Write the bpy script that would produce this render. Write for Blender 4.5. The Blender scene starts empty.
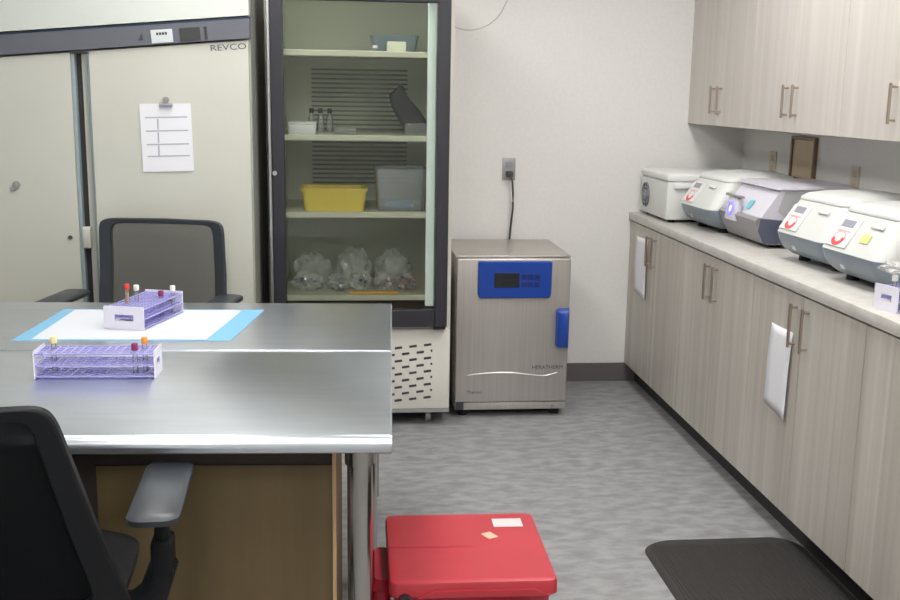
import bpy, bmesh, math, random
from mathutils import Vector, Matrix, noise
random.seed(7)
PI = math.pi
C = bpy.context.scene.collection
SC = bpy.context.scene

# ------------------------------------------------------------------ materials
def mat(name, col, rough=.5, metal=0., spec=.5, emit=None, es=0., coat=0.):
    m = bpy.data.materials.new(name); m.use_nodes = True
    b = m.node_tree.nodes['Principled BSDF']
    b.inputs['Base Color'].default_value = (*col, 1)
    b.inputs['Roughness'].default_value = rough
    b.inputs['Metallic'].default_value = metal
    b.inputs['Specular IOR Level'].default_value = spec
    b.inputs['Coat Weight'].default_value = coat
    if emit:
        b.inputs['Emission Color'].default_value = (*emit, 1); b.inputs['Emission Strength'].default_value = es
    return m

def noisy(name, c1, c2, scale=(1, 1, 1), nscale=5, detail=4, rough=.5, metal=0., bump=0., lo=.35, hi=.65, rvar=0., spec=.5, c3=None, s3=(1, 1, 1), n3=2, f3=.5, space='Object'):
    m = mat(name, c1, rough, metal, spec)
    nt = m.node_tree; N = nt.nodes; L = nt.links; b = N['Principled BSDF']
    tc = N.new('ShaderNodeTexCoord'); geo = N.new('ShaderNodeNewGeometry')
    src = geo.outputs['Position'] if space == 'World' else tc.outputs['Object']
    mp = N.new('ShaderNodeMapping'); mp.inputs['Scale'].default_value = scale
    L.new(src, mp.inputs['Vector'])
    nz = N.new('ShaderNodeTexNoise'); nz.inputs['Scale'].default_value = nscale; nz.inputs['Detail'].default_value = detail
    L.new(mp.outputs['Vector'], nz.inputs['Vector'])
    r = N.new('ShaderNodeValToRGB')
    r.color_ramp.elements[0].position = lo; r.color_ramp.elements[1].position = hi
    r.color_ramp.elements[0].color = (*c1, 1); r.color_ramp.elements[1].color = (*c2, 1)
    L.new(nz.outputs['Fac'], r.inputs['Fac'])
    out = r.outputs['Color']
    if c3:
        mp2 = N.new('ShaderNodeMapping'); mp2.inputs['Scale'].default_value = s3; L.new(src, mp2.inputs['Vector'])
        n2 = N.new('ShaderNodeTexNoise'); n2.inputs['Scale'].default_value = n3; n2.inputs['Detail'].default_value = 3
        L.new(mp2.outputs['Vector'], n2.inputs['Vector'])
        r2 = N.new('ShaderNodeValToRGB'); r2.color_ramp.elements[0].position = .42; r2.color_ramp.elements[1].position = .62
        r2.color_ramp.elements[0].color = (0, 0, 0, 1); r2.color_ramp.elements[1].color = (f3, f3, f3, 1)
        L.new(n2.outputs['Fac'], r2.inputs['Fac'])
        mx = N.new('ShaderNodeMix'); mx.data_type = 'RGBA'
        L.new(r2.outputs['Color'], mx.inputs[0]); L.new(out, mx.inputs[6]); mx.inputs[7].default_value = (*c3, 1)
        out = mx.outputs[2]
    L.new(out, b.inputs['Base Color'])
    if rvar:
        mr = N.new('ShaderNodeMapRange'); mr.inputs['To Min'].default_value = rough - rvar; mr.inputs['To Max'].default_value = rough + rvar
        L.new(nz.outputs['Fac'], mr.inputs['Value']); L.new(mr.outputs['Result'], b.inputs['Roughness'])
    if bump:
        bp = N.new('ShaderNodeBump'); bp.inputs['Strength'].default_value = bump; bp.inputs['Distance'].default_value = .01
        L.new(nz.outputs['Fac'], bp.inputs['Height']); L.new(bp.outputs['Normal'], b.inputs['Normal'])
    return m

def clear(name, tint, refl_rough=.02, diff=0., dcol=(1, 1, 1), ior=1.45, gl=1.):
    """thin clear sheet: what passes through is tinted, a Fresnel share is mirrored, 'diff' is the milky share"""
    m = bpy.data.materials.new(name); m.use_nodes = True
    nt = m.node_tree; N = nt.nodes; L = nt.links; N.clear()
    o = N.new('ShaderNodeOutputMaterial'); t = N.new('ShaderNodeBsdfTransparent'); t.inputs[0].default_value = (*tint, 1)
    g = N.new('ShaderNodeBsdfGlossy'); g.inputs['Roughness'].default_value = refl_rough; g.inputs[0].default_value = (gl, gl, gl, 1)
    f = N.new('ShaderNodeFresnel'); f.inputs[0].default_value = ior
    d = N.new('ShaderNodeBsdfDiffuse'); d.inputs[0].default_value = (*dcol, 1)
    m1 = N.new('ShaderNodeMixShader'); m1.inputs[0].default_value = diff
    L.new(t.outputs[0], m1.inputs[1]); L.new(d.outputs[0], m1.inputs[2])
    m2 = N.new('ShaderNodeMixShader'); L.new(f.outputs[0], m2.inputs[0]); L.new(m1.outputs[0], m2.inputs[1]); L.new(g.outputs[0], m2.inputs[2])
    L.new(m2.outputs[0], o.inputs[0])
    return m

M = {}
M['wall'] = noisy('wall_paint', (.745, .735, .72), (.77, .76, .745), nscale=60, rough=.85, bump=.05, space='World')
M['ceiling'] = mat('ceiling_paint', (.8, .8, .78), .9)
M['floor'] = noisy('vinyl_floor', (.20, .198, .205), (.285, .285, .292), scale=(2, 3.4, 1), nscale=6, detail=5, rough=.45, rvar=.08, c3=(.37, .37, .38), s3=(4, 8, 1), n3=3, f3=.5, lo=.36, hi=.7, space='World')
M['baseboard'] = mat('vinyl_baseboard', (.13, .115, .118), .5)
M['laminate'] = noisy('grained_laminate', (.47, .44, .395), (.60, .565, .515), scale=(9, 9, .3), nscale=1.8, detail=4, rough=.42, c3=(.39, .355, .32), s3=(20, 20, .4), n3=1.5, f3=.5, lo=.3, hi=.7, space='World')
M['laminate_upper'] = noisy('grained_laminate_upper', (.54, .50, .465), (.62, .585, .55), scale=(9, 9, .3), nscale=1.8, detail=4, rough=.42, c3=(.49, .45, .42), s3=(22, 22, .4), n3=1.5, f3=.35, lo=.3, hi=.7, space='World')
M['counter'] = noisy('stone_worktop', (.52, .5, .47), (.6, .575, .545), nscale=25, detail=6, rough=.35, space='World')
M['toe'] = mat('toe_kick_black', (.025, .024, .025), .45)
M['nickel'] = mat('brushed_nickel', (.5, .43, .36), .35, 1.)
M['steel'] = noisy('stainless_steel', (.66, .70, .76), (.70, .74, .80), scale=(1.5, 14, 14), nscale=3, rough=.30, metal=.96, rvar=.012, c3=(.76, .80, .85), s3=(1, 2, 1), n3=2.5, f3=.4)
M['steel_leg'] = mat('steel_tube', (.44, .42, .39), .16, 1.)
M['steel_incubator'] = noisy('incubator_steel', (.5, .475, .45), (.56, .53, .5), scale=(60, 60, 1), nscale=2, rough=.36, metal=.75, rvar=.04)
M['freezer'] = noisy('cream_enamel', (.575, .575, .51), (.595, .595, .53), nscale=3, rough=.38)
M['freezer_top'] = mat('white_enamel', (.63, .66, .62), .38)
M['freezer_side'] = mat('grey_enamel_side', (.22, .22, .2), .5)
M['freezer_bar'] = mat('slate_grey_bar', (.13, .135, .16), .4)
M['navy'] = mat('dark_blue_line', (.015, .03, .06), .4)
M['gasket'] = mat('blue_grey_gasket', (.3, .36, .38), .5)
M['dark'] = mat('dark_recess', (.03, .03, .028), .6)
M['black'] = mat('black_plastic', (.02, .02, .024), .38)
M['doorframe'] = mat('black_door_frame', (.028, .028, .036), .4)
M['chrome'] = mat('silver_trim', (.6, .62, .62), .3, .9)
M['glass'] = clear('cooler_glass', (.94, .955, .94), .03, diff=.01, dcol=(.6, .62, .55), ior=1.28)
M['liner'] = mat('fridge_liner', (.66, .68, .58), .6)
M['shelf'] = mat('cream_shelf', (.66, .66, .52), .5)
M['lightstrip'] = mat('pale_green_diffuser', (.6, .7, .64), .4, emit=(.92, 1., .93), es=.28)
M['fill_glow'] = mat('added_fill_glow', (.9, .9, .9), .4, emit=(.95, 1., .95), es=9.)  # glow of the fill tube added inside the fridge
M['vent'] = mat('liner_vent_dark', (.2, .21, .17), .6)
M['white_enamel'] = mat('warm_white_enamel', (.72, .7, .64), .4)
M['white_plastic'] = mat('white_plastic', (.74, .74, .74), .35)
M['offwhite'] = mat('offwhite_plastic', (.66, .67, .655), .38)
M['lavender'] = mat('pale_lavender_plastic', (.68, .66, .74), .3)
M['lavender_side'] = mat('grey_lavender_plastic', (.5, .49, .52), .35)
M['bandgrey'] = mat('blue_grey_plastic', (.2, .245, .29), .35)
M['skirt'] = mat('warm_grey_plastic', (.27, .26, .27), .35)
M['skirt_blue'] = mat('dark_slate_plastic', (.1, .11, .16), .35)
M['rubber'] = mat('black_rubber', (.012, .012, .012), .7)
M['blue'] = mat('royal_blue_plastic', (.006, .05, .32), .3)
M['blue_dark'] = mat('deep_blue_keys', (.008, .02, .16), .4)
M['screen'] = mat('dark_screen', (.015, .017, .02), .2)
M['lcd'] = mat('pale_lcd', (.62, .66, .66), .3)
M['lcd_dark'] = mat('grey_lcd', (.05, .052, .05), .3)
M['ink'] = mat('dark_print', (.05, .05, .06), .6)
M['ink_grey'] = mat('grey_print', (.3, .31, .36), .6)
M['red_print'] = mat('red_print', (.75, .09, .1), .5)
M['pink_print'] = mat('pink_print', (.8, .38, .38), .5)
M['yellowgreen'] = mat('lime_sticker', (.68, .8, .25), .5)
M['cyan'] = mat('cyan_sticker', (.2, .6, .68), .5)
M['glow_blue'] = mat('blue_ring_lamp', (.15, .15, .9), .4, emit=(.2, .18, 1.), es=1.2)
M['glow_white'] = mat('blue_dot_lamp', (.6, .6, 1), .4, emit=(.7, .7, 1.), es=1.2)
M['rule'] = mat('pale_grey_rule', (.42, .42, .5), .7)
M['paper'] = mat('white_paper', (.8, .8, .84), .8)
M['label'] = mat('dull_label', (.6, .56, .56), .6)
M['label_tan'] = mat('tan_label', (.62, .42, .3), .6)
M['ink_mid'] = mat('slate_print', (.09, .09, .13), .6)
M['pad_white'] = mat('absorbent_white', (.64, .66, .71), .8)
M['pad_blue'] = mat('absorbent_blue', (.2, .46, .68), .6)
M['rack'] = clear('lavender_rack_plastic', (.62, .6, .93), .15, diff=.75, dcol=(.5, .48, .9))
M['rack_end'] = mat('white_rack_end', (.78, .76, .86), .4)
M['tube'] = clear('clear_tube', (.93, .93, .95), .05, diff=.18, dcol=(.9, .88, .92))
M['capred'] = mat('cap_red', (.68, .04, .03), .4)
M['capyellow'] = mat('cap_yellow', (.85, .72, .35), .4)
M['caporange'] = mat('cap_orange', (.85, .33, .06), .4)
M['capgold'] = mat('serum_gold', (.8, .45, .08), .4)
M['capwhite'] = mat('cap_white', (.85, .85, .8), .4)
M['cappurple'] = mat('cap_maroon', (.25, .02, .1), .4)
M['capblue'] = mat('cap_blue', (.05, .25, .55), .4)
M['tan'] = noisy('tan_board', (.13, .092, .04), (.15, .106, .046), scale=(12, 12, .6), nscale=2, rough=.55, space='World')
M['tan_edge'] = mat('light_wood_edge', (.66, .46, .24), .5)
M['trim_and_shade'] = mat('brown_trim_and_shade', (.035, .025, .02), .6)  # side filler brown; also paints the shade above the cabinet front
M['red'] = noisy('red_moulded_plastic', (.43, .03, .045), (.47, .036, .052), nscale=8, rough=.38)
M['red_dark'] = mat('crimson_plastic', (.4, .01, .035), .4)
M['mat'] = mat('charcoal_rubber_mat', (.028, .025, .025), .65)
M['chair_black'] = mat('chair_black_plastic', (.007, .008, .010), .5, spec=.25)
M['chair_grey'] = mat('chair_slate_plastic', (.032, .038, .046), .45)
M['pad_soft'] = mat('armrest_polyurethane', (.035, .04, .048), .38)
M['seatfab'] = noisy('black_seat_fabric', (.01, .01, .011), (.02, .02, .022), nscale=200, rough=.9)
M['reflection_shape'] = mat('reflection_charcoal', (.035, .035, .04), .7)  # colour of the shape that models a reflection in the fridge glass
M['yellow'] = mat('yellow_bin_plastic', (.82, .64, .09), .45)
M['bin_clear'] = clear('frosted_bin', (.9, .92, .94), .1, diff=.2, dcol=(.75, .76, .74))
M['blue_light'] = mat('sky_blue_pack', (.2, .48, .8), .5)
M['bag'] = clear('clear_polythene', (.95, .96, .95), .12, diff=.34, dcol=(.88, .89, .86))
M['brown_frame'] = mat('bronze_frame', (.2, .13, .07), .4)
M['tanboard'] = mat('tan_plate', (.6, .49, .35), .6)
M['ivory'] = mat('ivory_plate', (.62, .57, .48), .45)
M['greyplate'] = mat('grey_steel_plate', (.38, .38, .37), .4, .4)
M['cord'] = mat('charcoal_cord', (.05, .05, .05), .5)
M['cable_white'] = mat('white_cable', (.6, .585, .56), .5)
M['lamp'] = mat('lamp_diffuser', (.9, .9, .9), .5, emit=(1., .985, .95), es=12.6)

def mesh_fabric(name, col, open_):
    m = bpy.data.materials.new(name); m.use_nodes = True
    nt = m.node_tree; N = nt.nodes; L = nt.links; b = N['Principled BSDF']
    b.inputs['Base Color'].default_value = (*col, 1); b.inputs['Roughness'].default_value = .8; b.inputs['Specular IOR Level'].default_value = .15
    t = N.new('ShaderNodeBsdfTransparent'); mx = N.new('ShaderNodeMixShader'); mx.inputs[0].default_value = open_
    o = N['Material Output']
    L.new(b.outputs[0], mx.inputs[1]); L.new(t.outputs[0], mx.inputs[2]); L.new(mx.outputs[0], o.inputs[0])
    return m
M['mesh_grey'] = mesh_fabric('grey_mesh_fabric', (.10, .10, .092), .25)
M['mesh_black'] = mesh_fabric('black_mesh_fabric', (.003, .004, .005), .02)

# ------------------------------------------------------------------ builders
class MB:
    def __init__(s): s.bm = bmesh.new()
    def _in(s, b2, mtx=None):
        if mtx is not None: bmesh.ops.transform(b2, matrix=mtx, verts=b2.verts)
        me = bpy.data.meshes.new('tmp'); b2.to_mesh(me); b2.free(); s.bm.from_mesh(me); bpy.data.meshes.remove(me)
        return s
    def box(s, x0, x1, y0, y1, z0, z1, bev=0., seg=2, mtx=None):
        b = bmesh.new(); bmesh.ops.create_cube(b, size=1)
        for v in b.verts:
            v.co = Vector(((x0 + x1) / 2 + v.co.x * (x1 - x0), (y0 + y1) / 2 + v.co.y * (y1 - y0), (z0 + z1) / 2 + v.co.z * (z1 - z0)))
        if bev: bmesh.ops.bevel(b, geom=b.edges[:], offset=bev, segments=seg, profile=.5, affect='EDGES')
        return s._in(b, mtx)
    def cyl(s, p0, p1, r0, r1=None, n=16, cap=True):
        r1 = r0 if r1 is None else r1
        p0 = Vector(p0); p1 = Vector(p1); d = p1 - p0
        b = bmesh.new(); bmesh.ops.create_cone(b, cap_ends=cap, segments=n, radius1=r0, radius2=r1, depth=d.length)
        q = d.to_track_quat('Z', 'Y').to_matrix().to_4x4()
        return s._in(b, Matrix.Translation((p0 + p1) / 2) @ q)
    def tube(s, pts, r, n=10, closed=False):
        pts = [Vector(p) for p in pts]; k = len(pts); rings = []
        up = None
        for i, p in enumerate(pts):
            a = pts[(i - 1) % k] if (closed or i > 0) else p
            c = pts[(i + 1) % k] if (closed or i < k - 1) else p
            t = (c - a).normalized()
            if up is None: up = t.orthogonal().normalized()
            up = (up - t * up.dot(t)).normalized(); w = t.cross(up)
            rr = r[i] if isinstance(r, (list, tuple)) else r
            rings.append([s.bm.verts.new(p + (up * math.cos(2 * PI * j / n) + w * math.sin(2 * PI * j / n)) * rr) for j in range(n)])
        m = k if closed else k - 1
        for i in range(m):
            A = rings[i]; B = rings[(i + 1) % k]
            for j in range(n): s.bm.faces.new((A[j], A[(j + 1) % n], B[(j + 1) % n], B[j]))
        if not closed:
            s.bm.faces.new(rings[0][::-1]); s.bm.faces.new(rings[-1])
        return s
    def loft(s, rings, capb=True, capt=True):
        R = [[s.bm.verts.new(p) for p in r] for r in rings]; n = len(R[0])
        for A, B in zip(R, R[1:]):
            for j in range(n): s.bm.faces.new((A[j], A[(j + 1) % n], B[(j + 1) % n], B[j]))
        if capb: s.bm.faces.new(R[0][::-1])
        if capt: s.bm.faces.new(R[-1])
        return s
    def prism(s, poly, d0, d1, axis='y'):
        """poly in the plane across axis, extruded d0..d1"""
        def P(a, b, d): return {'y': (a, d, b), 'x': (d, a, b), 'z': (a, b, d)}[axis]
        s.loft([[P(a, b, d0) for a, b in poly], [P(a, b, d1) for a, b in poly]])
        return s
    def text(s, body, size, mtx, depth=.0006):
        cu = bpy.data.curves.new('t', 'FONT'); cu.body = body; cu.size = size; cu.extrude = depth; cu.align_x = 'CENTER'; cu.align_y = 'CENTER'; cu.resolution_u = 3
        o = bpy.data.objects.new('t', cu); C.objects.link(o)
        me = bpy.data.meshes.new_from_object(o.evaluated_get(bpy.context.evaluated_depsgraph_get()))
        me.transform(mtx); s.bm.from_mesh(me)
        bpy.data.objects.remove(o); bpy.data.curves.remove(cu); bpy.data.meshes.remove(me)
        return s
    def make(s, name, m, parent=None, smooth=True, label=None):
        bmesh.ops.recalc_face_normals(s.bm, faces=s.bm.faces[:])
        me = bpy.data.meshes.new(name); s.bm.to_mesh(me); s.bm.free()
        me.materials.append(M[m] if isinstance(m, str) else m)
        if smooth:
            me.polygons.foreach_set('use_smooth', [True] * len(me.polygons))
            me.set_sharp_from_angle(angle=math.radians(38))
        o = bpy.data.objects.new(name, me); C.objects.link(o)
        if parent: o.parent = parent
        if label: o['label'] = label
        return o

def tag(o, label, cat, group=None):
    o['label'] = label; o['category'] = cat
    if group: o['group'] = group
    return o
def thing(name, label, cat, loc=(0, 0, 0), rz=0, group=None):
    o = bpy.data.objects.new(name, None); o.empty_display_size = .05; C.objects.link(o)
    o.location = loc; o.rotation_euler = (0, 0, rz)
    return tag(o, label, cat, group)
def struct(mb, name, m, parent=None, smooth=False):
    o = mb.make(name, m, parent, smooth)
    if parent is None: o['kind'] = 'structure'
    return o
def kids(o): return [c for c in bpy.data.objects if c.parent == o]
def dup(src, loc, rz, label, group=None):
    r = src.copy(); C.objects.link(r); r.location = loc; r.rotation_euler = (0, 0, rz); r['label'] = label
    if group: r['group'] = group
    for ch in kids(src):
        c = ch.copy(); C.objects.link(c); c.parent = r
        for g in kids(ch):
            d = g.copy(); C.objects.link(d); d.parent = c
    return r
def rrect(x0, x1, y0, y1, r, z, n=5):
    pts = []
    for cx, cy, a in ((x1 - r, y1 - r, 0), (x0 + r, y1 - r, PI / 2), (x0 + r, y0 + r, PI), (x1 - r, y0 + r, 1.5 * PI)):
        for i in range(n + 1):
            t = a + PI / 2 * i / n; pts.append((cx + r * math.cos(t), cy + r * math.sin(t), z))
    return pts
TX = lambda x, y, z: Matrix.Translation((x, y, z))
FACE_Y = Matrix.Rotation(PI / 2, 4, 'X')                                   # text that reads from -y
FACE_X = Matrix.Rotation(-PI / 2, 4, 'Z') @ Matrix.Rotation(PI / 2, 4, 'X')  # text that reads from -x

# ------------------------------------------------------------------ room
YB = 5.319; XR = 2.1; XL = -2.9; YF = -2.2; ZC = 2.7
struct(MB().box(XL - .1, XR + .1, YF - .1, YB + .1, -.1, 0), 'floor', 'floor')
struct(MB().box(XL - .1, XR + .1, YF - .1, YB + .1, ZC, ZC + .1), 'ceiling', 'ceiling')
struct(MB().box(XL, XR, YB, YB + .1, 0, ZC), 'wall_back', 'wall')
struct(MB().box(XR, XR + .1, YF, YB, 0, ZC), 'wall_right', 'wall')
struct(MB().box(XL - .1, XL, YF, YB, 0, ZC), 'wall_left', 'wall')
struct(MB().box(XL, XR, YF - .1, YF, 0, ZC), 'wall_front', 'wall')
struct(MB().box(XL, 1.575, YB - .012, YB, 0, .1, .003), 'baseboard_back', 'baseboard')
struct(MB().box(XL, XL + .012, YF, YB - .012, 0, .1, .003), 'baseboard_left', 'baseboard')

def troffer(x, y, lab):
    t = thing('ceiling_light', lab, 'ceiling light', (x, y, ZC), 0, 'ceiling lights')
    f = MB()
    for a in ((-.31, .31, -.61, -.585), (-.31, .31, .585, .61), (-.31, -.285, -.585, .585), (.285, .31, -.585, .585)): f.box(a[0], a[1], a[2], a[3], -.03, -.001)
    f.make('frame', 'white_plastic', t, False)
    MB().box(-.285, .285, -.585, .585, -.02, -.002).make('diffuser', 'lamp', t, False)
for x, y, lab in ((-.4, 3.6, 'ceiling light over the far steel table, nearest the freezer'), (1.2, 3.6, 'ceiling light over the aisle, nearest the incubator'),
                  (-.4, 1.6, 'ceiling light over the foreground office chair'), (1.2, 1.6, 'ceiling light over the black floor mat'),
                  (-.4, -.4, 'ceiling light behind the camera on the side of the freezer'), (1.2, -.4, 'ceiling light behind the camera on the side of the cabinets')):
    troffer(x, y, 'rectangular white ' + lab)

# ------------------------------------------------------------------ cabinets on the right
XB = 1.515; W = .839
def handle(x, y, z0, z1, parent):
    h = MB().cyl((x - .024, y, z0 - .012), (x - .024, y, z1 + .012), .0055, n=10)
    for z in (z0, z1): h.cyl((x - .024, y, z), (x, y, z), .0045, n=8)
    h.make('handle', 'nickel', parent)
base_lab = ['base cabinet in the far corner, under the boxy white centrifuge', 'base cabinet second from the far wall, under the blue-lamp centrifuge',
            'base cabinet with a long paper taped to its left door', 'base cabinet nearest the camera beside the black mat, under the tube rack']
for i in range(4):
    y1 = YB - W * i; y0 = y1 - W
    t = thing('base_cabinet', 'grey-beige wood grain ' + base_lab[i], 'cabinet', (0, y0, 0), 0, 'base cabinets along the right wall')
    MB().box(XB + .019, XR - .002, .001, W - .001, .1, .875).make('body', 'laminate', t, False)
    MB().box(XB + .06, XB + .08, .001, W - .001, 0, .1).make('toe_kick', 'toe', t, False, 'black toe kick')
    for a, b, hy in ((.0015, W / 2 - .0015, W / 2 - .045), (W / 2 + .0015, W - .0015, W / 2 + .045)):
        d = MB().box(XB, XB + .018, a, b, .1, .868, .0015, 1).make('door', 'laminate', t, False)
        handle(XB, hy, .70, .825, d)
ct = tag(MB().box(1.503, XR - .002, YB - 4 * W, YB - .002, .8755, .915, .004).make('worktop', 'counter'), 'pale grey continuous worktop running along the right wall under the centrifuges', 'worktop')
up_lab = ['wall cabinet in the far corner above the boxy white centrifuge', 'second wall cabinet from the far wall', 'wall cabinet above the nearer pair of centrifuges, at the right picture edge',
          'wall cabinet nearest the camera']
XU = 1.792
for i in range(4):
    y1 = YB - W * i; y0 = y1 - W
    t = thing('wall_cabinet', 'pale wood grain ' + up_lab[i], 'cabinet', (0, y0, 1.376), 0, 'wall cabinets above the worktop')
    MB().box(XU + .019, XR - .002, .001, W - .001, 0, .9).make('body', 'laminate_upper', t, False)
    for a, b, hy in ((.0015, W / 2 - .0015, W / 2 - .045), (W / 2 + .0015, W - .0015, W / 2 + .045)):
        d = MB().box(XU, XU + .018, a, b, 0, .9, .0015, 1).make('door', 'laminate_upper', t, False)
        handle(XU, hy, .068, .175, d)

def curl_sheet(name, y0, y1, z0, z1, x, skew, lab, curl=.012, print_=None):
    mb = MB(); n = 10
    rows = []
    for k in range(n + 1):
        f = k / n; z = z1 + (z0 - z1) * f
        xx = x - .003 - curl * f * f - .004 * math.sin(f * PI * 1.3)
        rows.append([mb.bm.verts.new((xx - .003 * math.sin(j * 1.3 + f * 2) - .003, y1 + (y0 - y1) * j / 4 + skew * f, z - .02 * (j / 4) * f)) for j in range(5)])
    for a, b in zip(rows, rows[1:]):
        for j in range(4): mb.bm.faces.new((a[j], a[j + 1], b[j + 1], b[j]))
    o = mb.make(name, 'paper')
    sm = o.modifiers.new('s', 'SOLIDIFY'); sm.thickness = .0006; sm.offset = 0
    if print_:
        q = MB()
        for (a, b, c, d) in print_: q.box(x - .0275, x - .0268, a, b, c, d)
        q.make('print', 'ink_grey', o)
    return tag(o, lab, 'paper')
curl_sheet('notice_sheet', 4.985, 5.175, .53, .81, XB, -.03, 'narrow white paper taped to the far corner base cabinet door')
curl_sheet('notice_sheet', 3.276, 3.445, .445, .735, XB, -.0, 'long curling white paper hanging on the base cabinet door beside the steel handle', .009)

# ------------------------------------------------------------------ things on the back and right walls
t = thing('wall_outlet', 'grey steel outlet plate on the back wall above the incubator', 'outlet', (.859, YB, 1.133))
MB().box(-.034, .034, -.006, -.0005, -.057, .057, .002).make('plate', 'greyplate', t)
MB().box(-.017, .017, -.009, -.006, .008, .04, .003).make('socket', 'ink_grey', t); MB().box(-.017, .017, -.009, -.006, -.04, -.008, .003).make('socket', 'ink_grey', t)
t = thing('power_cord', 'dark power cord plugged into the grey outlet, hanging behind the incubator', 'cord', (.859, YB, 1.133))
MB().box(-.016, .018, -.045, -.0095, -.04, -.01, .006).make('plug', 'cord', t)
MB().tube([(.006, -.04, -.03), (.012, -.05, -.06), (.018, -.045, -.12), (.02, -.04, -.2), (.012, -.035, -.3), (.008, -.03, -.38), (.0, -.03, -.5), (-.01, -.03, -.7)], .0055).make('cable', 'cord', t)
MB().box(.010, .028, -.047, -.033, -.165, -.125, .002).make('cord_tag', 'white_plastic', t)
pts = []
for k in range(13):
    f = k / 12; a = PI * (1.02 + f * .86)
    pts.append((.64 + .2 * math.cos(a), YB - .0035, 2.045 + .225 * math.sin(a)))
pts.append((.86, YB - .0045, 2.15)); pts.append((.86, YB - .0045, ZC - .005))
pts.insert(0, (.425, YB - .0045, 2.3)); pts.insert(0, (.425, YB - .0045, ZC - .005))
tag(MB().tube(pts, .0028, 8).make('wall_cable', 'cable_white'), 'thin white cable looping down the back wall beside the glass door fridge', 'cable')
t = thing('wall_panel', 'tan panel in a dark bronze frame on the right wall behind the centrifuges', 'panel', (XR, 4.575, 1.24))
f = MB()
for a in ((-.125, .125, .085, .1), (-.125, .125, -.1, -.085), (-.125, -.11, -.085, .085), (.11, .125, -.085, .085)): f.box(-.018, -.0005, a[0], a[1], a[2], a[3], .001, 1)
f.make('frame', 'brown_frame', t); MB().box(-.009, -.001, -.1095, .1095, -.0845, .0845).make('board', 'tanboard', t)
for yy, zz, lab in ((4.09, 1.185, 'ivory outlet plate on the right wall behind the nearer rounded centrifuges'), (4.92, 1.2, 'ivory outlet plate on the right wall near the far corner')):
    t = thing('outlet_plate', lab, 'outlet', (XR, yy, zz), 0, 'ivory outlets over the worktop')
    MB().box(-.006, -.0005, -.036, .036, -.057, .057, .002).make('plate', 'ivory', t)
    s = MB()
    for z in (-.024, .024): s.box(-.008, -.006, -.016, .016, z - .014, z + .014, .002)
    s.make('socket', 'tanboard', t)

# ------------------------------------------------------------------ centrifuges
ZT = .915
def rounded_centrifuge(loc, rz, lab, sticker=False):
    """front is -x; origin at the middle of the front foot line"""
    t = thing('centrifuge', lab, 'centrifuge', loc, rz, 'rounded centrifuges on the worktop')
    w = .19
    ft = MB()
    for y in (-w + .07, w - .07):
        MB().cyl((.10, y, 0), (.10, y, .022), .022, .02).make('foot', 'rubber', t); MB().cyl((.36, y, 0), (.36, y, .022), .022, .02).make('foot', 'rubber', t)
    def ring(z, xf, ins=0, r=.05, xb=.43): return rrect(xf, xb - ins, -w + ins, w - ins, r, z, 6)
    MB().loft([ring(.020, .075, .035), ring(.026, .055, .022), ring(.05, .022, .008), ring(.075, .008, .002), ring(.10, .0, 0), ring(.106, .0, 0)]).make('base', 'bandgrey', t, label='blue-grey lower band')
    MB().loft([ring(.106, -.001, -.001), ring(.112, .002, -.001), ring(.15, .024, .002), ring(.195, .054, .008), ring(.226, .075, .012)]).make('housing', 'offwhite', t)
    # lid: a low rounded hood with an overhanging rim
    MB().loft([ring(.2275, .0755, .0115), ring(.232, .0745, .011), ring(.24, .078, .013), ring(.252, .094, .024, .055), ring(.262, .135, .055, .06), ring(.268, .19, .10, .06)]).make('lid', 'offwhite', t)
    MB().loft([ring(.2262, .077, .0135), ring(.2273, .077, .0135)]).make('lid_seam', 'bandgrey', t)
    # sloping panel decals
    a = math.atan2(.030, .045); sl = Matrix.Rotation(a, 4, 'Y')
    def on(y, z): # point on the slope
        return TX(.024 + (z - .15) * (.030 / .045) - .0025, y, z) @ sl @ FACE_X @ Matrix.Scale(1.18, 4)
    p = MB().box(-.055, .055, -.048, .042, -.002, .0008, .0005, 1, on(.085, .168)).make('control_panel', 'white_plastic', t)
    MB().box(-.03, .03, -.010, .012, .0008, .0016, 0, 1, on(.085, .192)).make('display', 'ink_grey', p)
    q = MB().box(-.033, .033, -.002, .002, .0008, .0014, 0, 1, on(.085, .169))
    q.make('print', 'pink_print', p)
    lg = MB()
    for k in range(18):
        aa = PI * (1.0 + k / 17.); bb = aa + PI / 17
        mt = on(.088, .146)
        P = [mt @ Vector((r * math.cos(g) * 1.25, r * math.sin(g), .0015)) for r, g in ((.012, aa), (.024, aa), (.024, bb), (.012, bb))]
        lg.bm.faces.new([lg.bm.verts.new(v) for v in P])
    lg.make('logo', 'red_print', p)
    lg = MB(); mt = on(.088, .146)
    for k in range(14):
        aa = PI * k / 13.; bb = aa + PI / 13
        P = [mt @ Vector((r * math.cos(g) * 1.25, r * math.sin(g), .0015)) for r, g in ((.020, aa), (.024, aa), (.024, bb), (.020, bb))]
        lg.bm.faces.new([lg.bm.verts.new(v) for v in P])
    lg.make('logo', 'pink_print', p)
    MB().box(-.03, .03, -.006, .006, -.001, .006, .003, 2, on(-.08, .20)).make('lid_latch', 'white_plastic', t)
    MB().box(-.012, .012, -.009, .009, -.001, .002, .002, 1, TX(.002, .02, .062) @ Matrix.Rotation(-.5, 4, 'Y') @ FACE_X).make('badge', 'chrome', t)
    if sticker: MB().box(-.02, .02, -.012, .014, 0, .001, 0, 1, on(-.055, .16)).make('sticker', 'yellowgreen', t, label='lime green sticker')
    return t
rounded_centrifuge((1.60, 4.60, ZT), .05, 'rounded white centrifuge with grey band beside the boxy white one, farthest of the rounded three')
rounded_centrifuge((1.635, 3.575, ZT), .05, 'rounded white centrifuge with grey band between the blue-lamp centrifuge and the lime-stickered one')
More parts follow.
